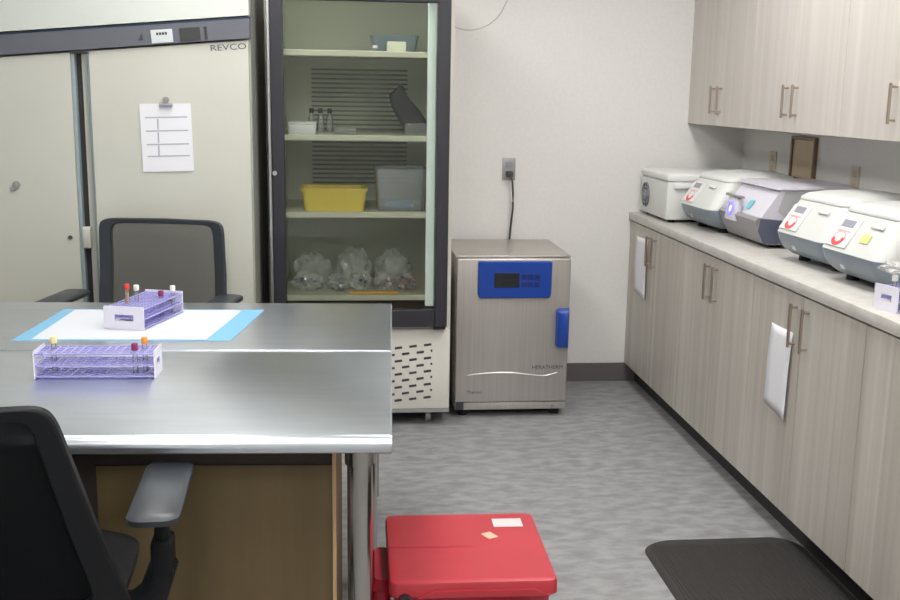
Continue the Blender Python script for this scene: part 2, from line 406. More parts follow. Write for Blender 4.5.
rounded_centrifuge((1.615, 3.16, ZT), .05, 'nearest rounded white centrifuge with a lime green sticker beside its red emblem', True)

# boxy centrifuge in the corner
t = thing('centrifuge', 'boxy white centrifuge with round black fan opening in the far corner', 'centrifuge', (1.548, 4.835, ZT))
for x in (.04, .38):
    for y in (.04, .40): MB().cyl((x, y, 0), (x, y, .014), .016).make('foot', 'rubber', t)
MB().box(0, .42, .0, .44, .014, .195, .008, 3).make('housing', 'offwhite', t)
MB().box(-.003, .423, -.004, .443, .1955, .235, .012, 3).make('lid', 'white_plastic', t)
MB().box(.03, .26, -.016, -.0005, .165, .193, .005).make('front_handle', 'white_plastic', t)
fn = MB().cyl((-.002, .345, .105), (.0, .345, .105), .062, n=32)
fo = fn.make('fan_opening', 'ink', t)
g = MB()
for r in (.06, .042, .024): g.tube([(-.005, .345 + r * math.cos(a * PI / 12), .105 + r * math.sin(a * PI / 12)) for a in range(24)], .0022, 6, True)
for k in range(4):
    a = k * PI / 4; g.cyl((-.005, .345 - .06 * math.cos(a), .105 - .06 * math.sin(a)), (-.005, .345 + .06 * math.cos(a), .105 + .06 * math.sin(a)), .0018, n=6)
g.cyl((-.008, .345, .105), (-.001, .345, .105), .02, n=20)
g.make('fan_guard', 'ink_grey', fo)

# centrifuge with the blue lamp
t = thing('centrifuge', 'angular pale lavender centrifuge with a glowing blue button on its front', 'centrifuge', (1.655, 4.0, ZT))
D = .4
for x in (.10, .33):
    for y in (.05, D - .05): MB().cyl((x, y, 0), (x, y, .014), .02).make('foot', 'rubber', t)
MB().prism([(.06, .014), (.40, .014), (.40, .232), (.092, .232), (.020, .125), (.015, .10)], 0.0, D).make('housing', 'lavender', t, False)
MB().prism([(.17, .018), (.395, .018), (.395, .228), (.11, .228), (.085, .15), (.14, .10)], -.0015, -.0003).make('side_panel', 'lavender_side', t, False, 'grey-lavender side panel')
MB().loft([rrect(.08, .405, -.006, D + .006, .02, .2325), rrect(.074, .41, -.012, D + .012, .02, .237), rrect(.076, .41, -.01, D + .01, .02, .247), rrect(.10, .39, .015, D - .015, .02, .253)]).make('lid', 'lavender', t)
MB().prism([(.04, .016), (.113, .016), (.146, .095), (.125, .112), (.004, .124), (-.008, .112), (.012, .06)], -.008, D + .004).make('skirt', 'skirt', t, False, 'warm grey lower skirt')
MB().prism([(.03, .02), (.112, .02), (.144, .095), (.124, .111), (.012, .12), (.005, .07)], -.0115, -.0083).make('skirt_side', 'skirt_blue', t, False, 'dark slate end of the skirt')
BP = TX(.002, .272, .132) @ Matrix.Rotation(.18, 4, 'Y') @ FACE_X
p = MB().box(-.06, .06, -.05, .048, -.02, .006, .008, 2, BP).make('button_panel', 'lavender', t)
MB().tube([BP @ Vector((.024 * math.cos(a * PI / 12), .024 * math.sin(a * PI / 12), .0075)) for a in range(24)], .007, 8, True).make('button_ring', 'glow_blue', p, label='glowing blue ring')
MB().cyl(BP @ Vector((0, 0, .0062)), BP @ Vector((0, 0, .0085)), .015, n=20).make('button', 'glow_white', p)
MB().box(-.09, .09, -.004, .006, -.004, .012, .002, 1, TX(.012, .265, .186) @ FACE_X).make('visor', 'skirt', t)
s_ = math.atan2(.072, .107)
MB().box(-.022, .022, -.022, .022, 0, .001, 0, 1, TX(.040, .175, .160) @ Matrix.Rotation(s_, 4, 'Y') @ FACE_X).make('sticker', 'cyan', t, label='cyan sticker')

# ------------------------------------------------------------------ test tube racks
def make_rack(name, label, loc, rz, nx, ny, pitch, h, m='rack', group='test tube racks'):
    t = thing(name, label, 'test tube rack', loc, rz, group)
    Lx = nx * pitch; Ly = ny * pitch
    for z in (.006, h * .5, h - .004):
        g = MB()
        for i in range(nx + 1): g.box(-Lx / 2 + i * pitch - .0032, -Lx / 2 + i * pitch + .0032, -Ly / 2, Ly / 2, z - .0015, z + .0015)
        for j in range(ny + 1): g.box(-Lx / 2, Lx / 2, -Ly / 2 + j * pitch - .0032, -Ly / 2 + j * pitch + .0032, z - .0018, z + .0018)
        g.make('tray', m, t, False)
    for s in (-1, 1):
        x0, x1 = sorted((s * (Lx / 2 + .0016), s * (Lx / 2 + .005)))
        e = MB()
        e.box(x0, x1, -Ly / 2 - .003, Ly / 2 + .003, 0, h * .40); e.box(x0, x1, -Ly / 2 - .003, Ly / 2 + .003, h * .68, h + .004)
        e.box(x0, x1, -Ly / 2 - .003, -Ly / 4, h * .40, h * .68); e.box(x0, x1, Ly / 4, Ly / 2 + .003, h * .40, h * .68)
        e.make('end_plate', 'rack_end', t, False)
    return t
def test_tube(loc, cap, label, fill=None, h=.1, r=.0065, group='test tubes in the racks'):
    t = thing('test_tube', label, 'test tube', loc, 0, group)
    prof = [(.0015, .0), (.0045, .0015), (r, .006), (r, h - .018)]
    MB().loft([[(rr * math.cos(a * PI / 8), rr * math.sin(a * PI / 8), z) for a in range(16)] for rr, z in prof]).make('glass', 'tube', t)
    if fill: MB().loft([[(rr * .85 * math.cos(a * PI / 6), rr * .85 * math.sin(a * PI / 6), z) for a in range(12)] for rr, z in ((.002, .002), (r, .008), (r, h - .03))]).make('contents', fill, t)
    MB().loft([[(rr * math.cos(a * PI / 8), rr * math.sin(a * PI / 8), z) for a in range(16)] for rr, z in ((r + .0005, h - .018), (r + .0022, h - .017), (r + .0022, h - .002), (r + .001, h))]).make('cap', cap, t)
    return t
TZ = .7605
R1 = (-.640, 2.755, TZ)
make_rack('test_tube_rack', 'long lavender test tube rack on bare steel in front of the blue-edged pad', R1, -.03, 14, 4, .0215, .07)
def inr(o, rz, x, y): return (o[0] + x * math.cos(rz) - y * math.sin(rz), o[1] + x * math.sin(rz) + y * math.cos(rz), o[2] + .0005)
test_tube(inr(R1, -.03, -.118, .0108), 'capyellow', 'tube with pale yellow cap at the left end of the long rack', None, .1)
test_tube(inr(R1, -.03, .1183, .0108), 'caporange', 'tube with orange cap at the right end of the long rack', None, .098)
test_tube(inr(R1, -.03, .0968, -.0108), 'cappurple', 'short tube with dark maroon cap near the right end of the long rack', None, .086)
R2 = (-.640, 3.42, TZ + .002); a2 = PI / 2 - .28
make_rack('test_tube_rack', 'lavender test tube rack seen end-on, standing on the white pad', R2, a2, 13, 6, .0215, .07)
test_tube(inr(R2, a2, -.0537, .03225), 'capred', 'tube with red cap and gold contents in the rack on the pad', 'capgold', .128)
test_tube(inr(R2, a2, -.0322, .01075), 'capwhite', 'tube with white cap just behind the red-capped one', None, .122)
test_tube(inr(R2, a2, .0537, -.03225), 'cappurple', 'tube with maroon cap in the middle of the rack on the pad', None, .09)
test_tube(inr(R2, a2, .0967, -.05375), 'capwhite', 'tube with white cap at the far end of the rack on the pad', None, .1)
R3 = (1.605, 2.79, ZT + .0005); a3 = .25
make_rack('test_tube_rack', 'lavender test tube rack on the worktop at the right picture edge', R3, a3, 5, 4, .0215, .07)
test_tube(inr(R3, a3, .0, -.0108), 'capblue', 'tube with blue cap in the rack on the worktop', None, .1)
test_tube(inr(R3, a3, -.0215, .0108), 'capwhite', 'tube with white cap in the rack on the worktop', None, .1)

def crumpled(name, m, rx, ry, rz, seed, amp=.35, sub=4, flat=True):
    mb = MB(); bmesh.ops.create_icosphere(mb.bm, subdivisions=sub, radius=1)
    for v in mb.bm.verts:
        n = noise.noise(v.co * 2.2 + Vector((seed * 7.3, seed, 0))) * amp + noise.noise(v.co * 6 + Vector((seed, 3, seed * 2))) * amp * .45
        p = v.co * (1 + n); p = Vector((p.x * rx, p.y * ry, p.z * rz))
        if flat and p.z < -rz * .6: p.z = -rz * .6
        v.co = p + Vector((0, 0, rz * .6 if flat else 0))
    return mb.make(name, m)
o = crumpled('plastic_bag', 'bag', .06, .05, .02, 5); o.location = (1.61, 2.80, 1.022)
tag(o, 'crumpled clear plastic bag lying on top of the rack at the right picture edge', 'bag')

# ------------------------------------------------------------------ absorbent pad
TA = math.radians(-2.74)
t = thing('absorbent_pad', 'white absorbent pad with light blue edges lying on the steel table', 'pad', (-.64, 3.37, .7602), -.02)
def quad(mb, P, z0, z1): mb.loft([[(x, y, z0) for x, y in P], [(x, y, z1) for x, y in P]])
mb = MB(); quad(mb, [(-.34, -.225), (.31, -.24), (.37, .22), (-.31, .235)], 0, .0012); mb.make('backing', 'pad_blue', t, False, 'light blue plastic backing')
mb = MB(); quad(mb, [(-.285, -.212), (.235, -.225), (.295, .208), (-.27, .222)], .0012, .0022); mb.make('quilt', 'pad_white', t, False)

# ------------------------------------------------------------------ steel tables
def steel_table(loc, Lx, Ly, lab, front_roll):
    """local frame: right front corner at origin, table runs to -x and +y"""
    t = thing('steel_table', lab, 'table', loc, TA, 'stainless steel tables')
    r = .026 if front_roll else .003; zt = .76; zb = .721
    prof = []
    for k in range(7):
        a = PI + PI / 2 * k / 6
        prof.append((r + r * math.cos(a), zt - r - r * math.sin(a)))      # rounded front
    poly = [(0.006, zb), (0, zb + .004)] + prof + [(Ly - r, zt), (Ly - .004, zt - .003), (Ly, zt - .01), (Ly, zb), (Ly - .015, zb), (Ly - .015, zt - .03), (.02, zt - .03), (.02, zb)]
    mb = MB().loft([[(-Lx, a, b) for a, b in poly], [(-.004, a, b) for a, b in poly], [(0, min(max(a, .004), Ly - .004), min(b, zt - .004)) for a, b in poly]])
    mb.make('top', 'steel', t)
    MB().box(-.02, -.001, .021, Ly - .016, zb, zt - .031).make('side_apron', 'steel', t, False)
    for x in (-.073, -Lx + .08):
        for y in (.06, Ly - .06):
            MB().cyl((x, y, .05), (x, y, zt - .0305), .029, n=28).cyl((x, y, zt - .08), (x, y, zt - .031), .034, n=28).make('leg', 'steel_leg', t)
            MB().cyl((x, y, 0), (x, y, .05), .016, .014, n=16).make('foot', 'chrome', t)
    return t
DX, DY = -math.sin(TA), math.cos(TA)
FR = Vector((.110, 2.195, 0))
steel_table(FR, 1.75, .79, 'stainless steel table nearest the camera, with a rounded front edge', True)
steel_table(FR + Vector((DX, DY, 0)) * .794, 1.75, .70, 'stainless steel table butted behind the nearer one, holding the white pad', False)

# tan cabinet under the table
t = thing('under_table_cabinet', 'tan wooden cabinet standing under the nearer steel table', 'cabinet', (-.010, 2.34, 0), TA)
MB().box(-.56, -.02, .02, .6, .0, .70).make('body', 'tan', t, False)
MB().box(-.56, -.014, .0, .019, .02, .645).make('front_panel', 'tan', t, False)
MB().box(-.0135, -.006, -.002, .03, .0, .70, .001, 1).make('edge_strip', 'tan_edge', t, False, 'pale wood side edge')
MB().box(-.56, -.0145, .004, .019, .646, .714).make('shade_strip', 'trim_and_shade', t, False, 'dark strip painting the shade under the tabletop')  # dark strip paints in the shade below the tabletop

MB().box(-.64, -.5605, .0, .6, .0, .714).make('side_filler', 'trim_and_shade', t, False, 'dark brown side filler')

# ------------------------------------------------------------------ office chairs
def office_chair(loc, rz, lab, mframe, mmesh, arm_z, lean, ztop, zbot, wt=.46, wb=.44, ax=.30, zs=.47):
    """forward is +y, origin on the floor under the column"""
    t = thing('office_chair', lab, 'chair', loc, rz, 'mesh office chairs')
    yb = -.22
    # star base
    b = MB()
    for k in range(5):
        a = 2 * PI * k / 5 + .3
        c, s = math.cos(a), math.sin(a)
        b.tube([(0, 0, .12), (.08 * c, .08 * s, .115), (.2 * c, .2 * s, .09), (.30 * c, .30 * s, .072)], [.028, .024, .018, .014], 10)
    b.cyl((0, 0, .09), (0, 0, .15), .035)
    b.make('base', mframe, t)
    for k in range(5):
        a = 2 * PI * k / 5 + .3; c, s = math.cos(a), math.sin(a)
        w = MB()
        for d in (-.014, .014):
            w.cyl((.30 * c - s * (d - .008), .30 * s + c * (d - .008), .028), (.30 * c - s * (d + .008), .30 * s + c * (d + .008), .028), .028, n=18)
        w.cyl((.30 * c, .30 * s, .03), (.30 * c, .30 * s, .072), .008)
        w.make('caster', 'rubber', t)
    MB().cyl((0, 0, .12), (0, 0, .30), .025).cyl((0, 0, .30), (0, 0, zs - .07), .015).make('gas_column', mframe, t)
    MB().box(-.1, .1, -.14, .12, zs - .075, zs - .045, .012).make('mechanism', mframe, t)
    MB().loft([rrect(-.2, .2, -.19, .22, .08, zs - .044), rrect(-.25, .25, -.22, .25, .1, zs - .03), rrect(-.255, .255, -.225, .26, .1, zs), rrect(-.22, .22, -.2, .235, .1, zs + .022), rrect(-.15, .15, -.13, .16, .08, zs + .03)]).make('seat', 'seatfab', t)
    # back: rounded trapezoid frame, leaning
    def bp(u, v):      # u -1..1 across, v 0..1 up
        z = zbot + (ztop - zbot) * v
        hw = (wb + (wt - wb) * v) / 2
        y = yb - lean * v - .02 + .035 * (u * u) - .02 * math.sin(v * PI)
        return Vector((u * hw, y, z))
    out = []; inn = []
    N = 44; corner = .13
    def sq(th, e): # superellipse
        c, s = math.cos(th), math.sin(th)
        return (math.copysign(abs(c) ** e, c), math.copysign(abs(s) ** e, s))
    rings = [[], [], [], []]
    for k in range(N):
        th = 2 * PI * k / N; u, s = sq(th, .15); v = .5 + .5 * s
        ui, vi = u * .82, .53 + (v - .5) * .85
        if v < .5: vi = .53 + (v - .5) * .80
        P, Q = bp(u, v), bp(ui, vi)
        rings[0].append(P + Vector((0, .012, 0))); rings[1].append(P - Vector((0, .014, 0))); rings[2].append(Q - Vector((0, .014, 0))); rings[3].append(Q + Vector((0, .012, 0)))
    mb = MB(); mb.loft(rings + [rings[0]], False, False)
    bmesh.ops.remove_doubles(mb.bm, verts=mb.bm.verts[:], dist=1e-5)
    bf = mb.make('back_frame', mframe, t)
    bv = bf.modifiers.new('b', 'BEVEL'); bv.width = .005; bv.segments = 2; bv.limit_method = 'ANGLE'
    mb = MB(); g = []
    for j in range(13):
        g.append([mb.bm.verts.new(bp(u / 6 * .9, .10 + .87 * j / 12 - .0)) for u in range(-6, 7)])
    for a, c in zip(g, g[1:]):
        for i in range(12): mb.bm.faces.new((a[i], a[i + 1], c[i + 1], c[i]))
    mb.make('back_mesh', mmesh, t)
    MB().tube([(0, -.1, zs - .06), (0, yb - .05, zs - .05), (0, yb - .075, zs + .05), bp(0, .06) - Vector((0, .02, 0)), bp(0, .16) - Vector((0, .016, 0))], [.03, .03, .028, .026, .02], 12).make('back_bracket', mframe, t)
    for s in (-1, 1):
        a = MB()
        a.tube([(s * .12, -.01, zs - .05), (s * (ax - .06), -.01, zs - .045), (s * (ax - .02), -.01, zs - .02), (s * (ax + .004), -.01, zs + .05)], [.024, .028, .032, .028], 12)
        a.box(s * ax - .022, s * ax + .022, -.045, .025, zs + .02, arm_z - .10, .008)
        a.make('arm_bracket', mframe, t)
        MB().box(s * ax - .014, s * ax + .014, -.032, .012, arm_z - .13, arm_z - .024, .005).make('arm_post', mframe, t)
        MB().loft([rrect(s * ax - .036, s * ax + .036, -.135, .155, .025, arm_z - .026), rrect(s * ax - .05, s * ax + .05, -.155, .178, .03, arm_z - .018), rrect(s * ax - .051, s * ax + .051, -.157, .18, .03, arm_z - .006), rrect(s * ax - .044, s * ax + .044, -.147, .17, .026, arm_z)]).make('arm_pad', 'pad_soft', t)
    return t
office_chair((-.748, 3.91, 0), PI - .2, 'dark grey mesh-back office chair behind the tables, facing the camera', 'chair_grey', 'mesh_grey', .738, .03, 1.008, .57, .50, .52, .305)
office_chair((-.70, 2.06, 0), .04, 'black mesh-back office chair in the foreground at the left, pulled up to the table', 'chair_black', 'mesh_black', .70, .14, .99, .52, .41, .62, .33, .50)

# ------------------------------------------------------------------ freezer
FY = 4.30
t = thing('laboratory_freezer', 'tall cream double-door freezer with a slate grey control bar at the left', 'freezer', (-1.07, FY, 0))
MB().box(-.715, .712, .06, .80, .09, 1.98, .004).make('cabinet', 'freezer', t)
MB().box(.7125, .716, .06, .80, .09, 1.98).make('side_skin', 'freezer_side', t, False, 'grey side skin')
MB().prism([(-.715, 1.673), (.712, 1.798), (.712, 1.98), (-.715, 1.98)], .0, .059).make('header', 'freezer_top', t, label='white header panel')
BT = TX(.4, 0, 1.715) @ Matrix.Rotation(-.0872, 4, 'Y') @ TX(-.4, 0, -1.715)
b = MB().prism([(-.716, 1.585), (.714, 1.71), (.714, 1.785), (-.716, 1.66)], -.012, .059).make('control_bar', 'freezer_bar', t, False, label='slate grey control bar')
MB().prism([(-.716, 1.6605), (.714, 1.7855), (.714, 1.7925), (-.716, 1.6675)], -.006, .059).make('bar_top_line', 'navy', b, False)  # dark blue line along the top of the bar
MB().box(.335, .418, -.0145, -.012, 1.687, 1.738, .001, 1, BT).make('display', 'lcd', b, False, 'pale display')
dg = MB()
for k in range(4): dg.box(.356 + k * .011, .364 + k * .011, -.0155, -.0145, 1.717, 1.727, 0, 1, BT)
dg.make('display_digits', 'ink', b, False)
MB().box(.445, .525, -.0145, -.012, 1.687, 1.738, .001, 1, BT).make('keypad', 'lcd_dark', b, False, 'dark grey keypad')
MB().box(.540, .552, -.0145, -.012, 1.687, 1.738, .001, 1, BT).make('indicator', 'lcd_dark', b, False)
MB().prism([(.285, 1.692), (.305, 1.693), (.3, 1.72)], -.014, -.012).make('alarm_mark', 'ink', b, False)
dl = MB().prism([(-.712, .12), (.02, .12), (.02, 1.641), (-.712, 1.578)], 0, .055).make('door', 'freezer', t)
MB().box(.0205, .034, .004, .058, .12, 1.638, .002, 1).make('gasket', 'gasket', dl, False, 'blue-grey gasket')
MB().cyl((-.212, -.006, 1.125), (-.212, 0, 1.125), .016, n=20).box(-.216, -.208, -.016, -.006, 1.112, 1.138, .002).box(-.235, -.215, -.009, -.003, 1.105, 1.115).make('lock', 'greyplate', dl, label='small steel lock')
MB().cyl((-.016, -.006, .915), (-.016, 0, .915), .008, n=14).make('screw', 'ink', dl)
dr = MB().prism([(.092, .12), (.708, .12), (.708, 1.7015), (.092, 1.648)], 0, .055).make('door', 'freezer', t, False)
MB().box(.082, .0915, .006, .058, .12, 1.638, .002, 1).make('gasket', 'gasket', dr, False, 'blue-grey gasket')
MB().box(.034, .055, .045, .0595, .12, 1.64).make('mullion_recess', 'dark', t, False, 'dark recess between the doors')
MB().box(.055, .081, .035, .0595, .12, 1.638, .002, 1).make('mullion', 'freezer', t, False)
MB().box(.03, .062, .0, .0445, .87, .955, .004).make('latch', 'freezer', t)
MB().text('REVCO', .033, TX(.63, -.0008, 1.673) @ Matrix.Rotation(-.08, 4, 'Y') @ Matrix.Diagonal((1.35, 1, 1, 1)) @ FACE_Y).make('brand_lettering', 'ink_mid', dr, False, 'dark raised lettering')
for x in (-.64, .64):
    for y in (.14, .72): MB().cyl((x - .015, y, .035), (x + .015, y, .035), .035, n=20).box(x - .02, x + .02, y - .02, y + .02, .06, .09).make('caster', 'rubber', t)
# chart and clip on the door
t = thing('paper_chart', 'white chart with ruled boxes hanging on the right freezer door', 'paper', (-.690, FY - .003, 1.317))
MB().box(-.1, .1, -.0012, 0, -.134, .134, 0, 1, Matrix.Rotation(-.02, 4, 'Y')).make('sheet', 'paper', t, False)
p = MB()
for zz in (.078, .025, -.028, -.075): p.box(-.08, .085, -.002, -.0013, zz, zz + .005, 0, 1, Matrix.Rotation(-.03, 4, 'Y'))
for k, zz in enumerate((.05, -.003, -.055)): p.box(-.036, -.030, -.002, -.0013, zz - .018, zz + .024)
p.make('ruled_lines', 'rule', t, False)
p = MB()
p.box(-.08, .085, -.0018, -.0013, -.07, .08)
t2 = thing('magnet_clip', 'small steel magnet clip holding the chart on the freezer door', 'clip', (-.688, FY - .0048, 1.448))
MB().box(-.026, .026, -.012, 0, -.008, .004, .003).make('jaw', 'ink_grey', t2); MB().cyl((0, -.014, .018), (0, -.001, .018), .012, n=16).box(-.008, .008, -.010, -.002, 0, .018, .002).make('grip', 'greyplate', t2)

# ------------------------------------------------------------------ glass door fridge
GY = 4.60
t = thing('glass_door_fridge', 'tall white upright fridge with a black-framed glass door, between freezer and incubator', 'refrigerator', (.09, GY, 0))
SH = (1.68, 1.318, .978, .602)
x0, x1 = -.398, .402; D0, D1 = .0, .70
c = MB()
c.box(x0, x0 + .035, D0, D1, .46, 1.99); c.box(x1 - .035, x1, D0, D1, .46, 1.99); c.box(x0 + .035, x1 - .035, D1 - .04, D1, .46, 1.99)
c.box(x0 + .035, x1 - .035, D0, D1 - .04, 1.95, 1.99); c.box(x0 + .035, x1 - .035, D0, D1 - .04, .46, .50)
c.make('cabinet', 'white_enamel', t, False)
MB().box(x0 + .036, x1 - .036, D1 - .052, D1 - .041, .501, 1.949).make('back_liner', 'liner', t, False)
MB().box(x0 + .0355, x0 + .044, .02, D1 - .053, .501, 1.949).make('side_liner', 'liner', t, False)
MB().box(x1 - .044, x1 - .0355, .02, D1 - .053, .501, 1.949).make('side_liner', 'liner', t, False)
v = MB()
for k in range(26): v.box(-.23, .24, D1 - .058, D1 - .0525, 1.06 + k * .022, 1.069 + k * .022)
v.box(-.2, .24, D1 - .058, D1 - .0525, .915, .925)
v.make('vent_louvres', 'vent', t, False, 'dark horizontal louvres')
for z in SH:
    s = MB().box(x0 + .046, x1 - .046, .06, D1 - .06, z - .012, z, .002, 1).make('shelf', 'shelf', t, False)
    MB().box(x0 + .046, x1 - .046, .045, .059, z - .022, z + .004, .003, 1).make('shelf_rail', 'shelf', s, False)
MB().cyl((x0 + .06, .03, 1.925), (x1 - .06, .03, 1.925), .012, n=16).make('added_fill_tube', 'fill_glow', t, label='added glowing fill tube hidden behind the top of the frame')  # fill light added out of sight to brighten the fridge interior
MB().box(.288, .325, .012, .04, .56, 1.90, .004).make('light_strip', 'lightstrip', t, label='pale vertical light strip')
dn = MB()
dx0, dx1 = -.385, .382
dn.box(dx0, dx0 + .055, -.045, -.002, .475, 1.975, .003, 1); dn.box(dx1 - .055, dx1, -.045, -.002, .475, 1.975, .003, 1)
dn.box(dx0 + .055, dx1 - .055, -.045, -.002, .475, .553, .003, 1); dn.box(dx0 + .055, dx1 - .055, -.045, -.002, 1.885, 1.975, .003, 1)
d = dn.make('door', 'doorframe', t, label='black door frame')
MB().box(dx0 + .055, dx1 - .055, -.026, -.018, .553, 1.885).make('glass', 'glass', d, False)
MB().box(dx0 - .014, dx0 - .001, -.048, -.002, .475, 1.975, .003, 1).make('edge_trim', 'chrome', d, False, 'silver edge trim')
MB().cyl((dx0 + .012, -.052, 1.16), (dx0 + .012, -.045, 1.16), .010, n=16).make('door_lock', 'chrome', d)
MB().box(dx1 - .06, dx1 - .005, -.04, -.004, .462, .4745, .002, 1).make('hinge', 'black', d)
g = MB().box(x0, x1, -.006, .02, .082, .458, .004).make('grille_panel', 'white_enamel', t)
sl = MB()
sl_mtx = Matrix.Rotation(-.13, 4, 'Y')
for r in range(9):
    for k in range(-4, 5):
        cx = .30 + (k - 2) * .0665 + (.033 if r % 2 else 0); cz = .384 - r * .031 + (cx - .3) * .10
        w = .017
        if cx > .335 or cx < -.33: continue
        if cx > .31: w = .004; cx = .318
        sl.box(-w, w, -.0075, -.0055, -.0055, .0055, .001, 1, TX(cx, 0, cz) @ sl_mtx)
sl.make('grille_slots', 'ink', g, False, 'dark slanted vent slots')
MB().box(x0 + .01, x1 - .01, .03, D1, .082, .458).make('compressor_housing', 'white_enamel', t, False)
MB().box(x0, x1, -.006, D1, .064, .0815).make('bottom_edge', 'greyplate', t, False)
for x in (-.31, .31):
    for y in (.07, .6): MB().cyl((x - .012, y, .03), (x + .012, y, .03), .03, n=18).box(x - .017, x + .017, y - .02, y + .02, .045, .064).make('caster', 'greyplate', t)

# fridge contents (world frame)
def inb(x, y, z): return (x, y, z)
t = thing('storage_bin', 'yellow open plastic bin on the third fridge shelf', 'bin', (-.03, 4.82, SH[2] + .0005))
b = MB(); wx, wy, h = .145, .12, .10
b.loft([rrect(-wx + .012, wx - .012, -wy + .01, wy - .01, .02, 0), rrect(-wx, wx, -wy, wy, .025, h), rrect(-wx + .006, wx - .006, -wy + .006, wy - .006, .02, h), rrect(-wx + .016, wx - .016, -wy + .014, wy - .014, .016, .006)]).make('tub', 'yellow', t)
b = MB(); b.loft([rrect(-wx - .006, wx + .006, -wy - .006, wy + .006, .028, h - .008), rrect(-wx - .006, wx + .006, -wy - .006, wy + .006, .028, h + .003), rrect(-wx + .004, wx - .004, -wy + .004, wy - .004, .022, h + .003)], False, False).make('rim', 'yellow', t)
t = thing('storage_bin', 'frosted clear bin holding a light blue pack on the third fridge shelf', 'bin', (.275, 4.85, SH[2] + .0005))
wx, wy, h = .122, .12, .19
MB().loft([rrect(-wx + .012, wx - .012, -wy + .01, wy - .01, .02, 0), rrect(-wx, wx, -wy, wy, .025, h), rrect(-wx + .003, wx - .003, -wy + .003, wy - .003, .02, h), rrect(-wx + .016, wx - .016, -wy + .014, wy - .014, .016, .004)]).make('tub', 'bin_clear', t)
tag(MB().box(.205, .335, 4.79, 4.90, .985, 1.015, .01).make('ice_pack', 'blue_light'), 'light blue pack lying inside the frosted fridge bin', 'pack')
t = thing('carton', 'small white carton with a dark band on the top fridge shelf', 'box', (.25, 4.80, SH[0] + .0005))
MB().box(-.042, .042, -.05, .05, 0, .05, .003).make('box', 'shelf', t)
t = thing('tray', 'dark grey tray behind the white carton on the top fridge shelf', 'tray', (.25, 5.0, SH[0] + .0005))
MB().loft([rrect(-.09, .09, -.09, .09, .02, 0), rrect(-.11, .11, -.1, .1, .02, .085), rrect(-.10, .10, -.09, .09, .015, .085), rrect(-.085, .085, -.08, .08, .015, .01)]).make('tub', 'bandgrey', t)
t = thing('vial', 'tiny white vial standing on the top fridge shelf left of the carton', 'vial', (.155, 4.8, SH[0] + .0005))
MB().cyl((0, 0, 0), (0, 0, .022), .011, n=16).make('glass', 'tube', t); MB().cyl((0, 0, .022), (0, 0, .034), .011, n=16).make('cap', 'capwhite', t)
t = thing('carton', 'low white carton at the left of the second fridge shelf', 'box', (-.17, 4.80, SH[1] + .0005))
MB().box(-.06, .06, -.07, .07, 0, .045, .003).make('box', 'white_plastic', t); MB().box(-.062, .062, -.072, .072, .0455, .056, .003).make('lid', 'white_plastic', t)
for k in range(3):
    t = thing('bottle', 'small bottle with dark cap behind the low white carton on the second fridge shelf', 'bottle', (-.135 + k * .042, 5.0, SH[1] + .0005), 0, 'dark-capped bottles on the second shelf')
    MB().loft([[(r * math.cos(a * PI / 8), r * math.sin(a * PI / 8), z) for a in range(16)] for r, z in ((.014, 0), (.015, .004), (.015, .07), (.008, .085), (.008, .09))]).make('glass', 'bin_clear', t)
    MB().cyl((0, 0, .0905), (0, 0, .112), .011, n=14).make('cap', 'ink', t)
# dark shape modelling a reflection in the door glass, right of the second shelf
mb = MB(); rings = []
for k, (cx, w, z) in enumerate(((.33, .055, .0), (.32, .06, .03), (.30, .065, .07), (.275, .062, .11), (.25, .05, .15), (.235, .04, .18), (.245, .022, .205), (.25, .008, .222))):
    rings.append(rrect(cx - w, cx + w, -.03 + .0 * k, .03, .018 if w > .02 else .006, z, 4))
po = mb.loft(rings).make('reflection_shape', 'reflection_shape'); po.location = (.03, 4.93, SH[1] + .0006)
tag(po, 'dark grey shape modelling a glass reflection at the right of the second fridge shelf', 'reflection_shape')
for (x, y, w, h, lab) in ((.345, 4.78, .055, .055, 'white folded packet beside the dark reflection shape on the second fridge shelf'), (.02, 4.85, .05, .03, 'flat clear box in the middle of the second fridge shelf')):
    tag(MB().box(x - w, x + w, y - .04, y + .04, SH[1] + .0006, SH[1] + .0006 + h, .006).make('packet', 'bin_clear'), lab, 'packet')
# specimen bags on the bottom shelf
bl = ['at the left, largest of the pile', 'left of the middle', 'in the middle of the pile', 'right of the middle', 'at the right end of the shelf', 'in the back row at the left', 'in the back row in the middle', 'in the back row at the right']
bp_ = [(-.155, 4.84, .072, .06, .05, 0), (-.02, 4.84, .05, .06, .045, 0), (.09, 4.84, .05, .06, .05, 0), (.20, 4.84, .048, .06, .05, 0), (.30, 4.84, .042, .055, .045, 0), (-.14, 5.02, .09, .065, .09, 0), (.06, 5.02, .08, .065, .105, 0), (.25, 5.02, .085, .065, .10, 0)]
for k, (x, y, a, b_, c_, dz) in enumerate(bp_):
    o = crumpled('specimen_bag', 'bag', a, b_, c_, k + 1, .3, 4); o.location = (x, y, SH[3] + .0005 + dz)
    tag(o, 'crumpled clear specimen bag on the bottom fridge shelf, ' + bl[k], 'bag', 'specimen bags on the bottom fridge shelf')
random.seed(3)
for k in range(26):
    x = -.02 + .36 * random.random() if k > 4 else -.2 + .15 * random.random(); y = 4.715 + .05 * random.random(); z = .615 + .055 * random.random()
    t = thing('specimen_vial', 'small clear vial with dark cap lying among the bags on the bottom fridge shelf', 'vial', (x, y, z), random.random() * 3, 'vials among the specimen bags')
    MB().cyl((-.02, 0, 0), (.012, 0, .004), .007, n=10).make('glass', 'tube', t)
    MB().cyl((.012, 0, .004), (.024, 0, .0055), .008, n=10).make('cap', random.choice(['ink', 'ink', 'bandgrey', 'capwhite', 'ink_grey']), t)
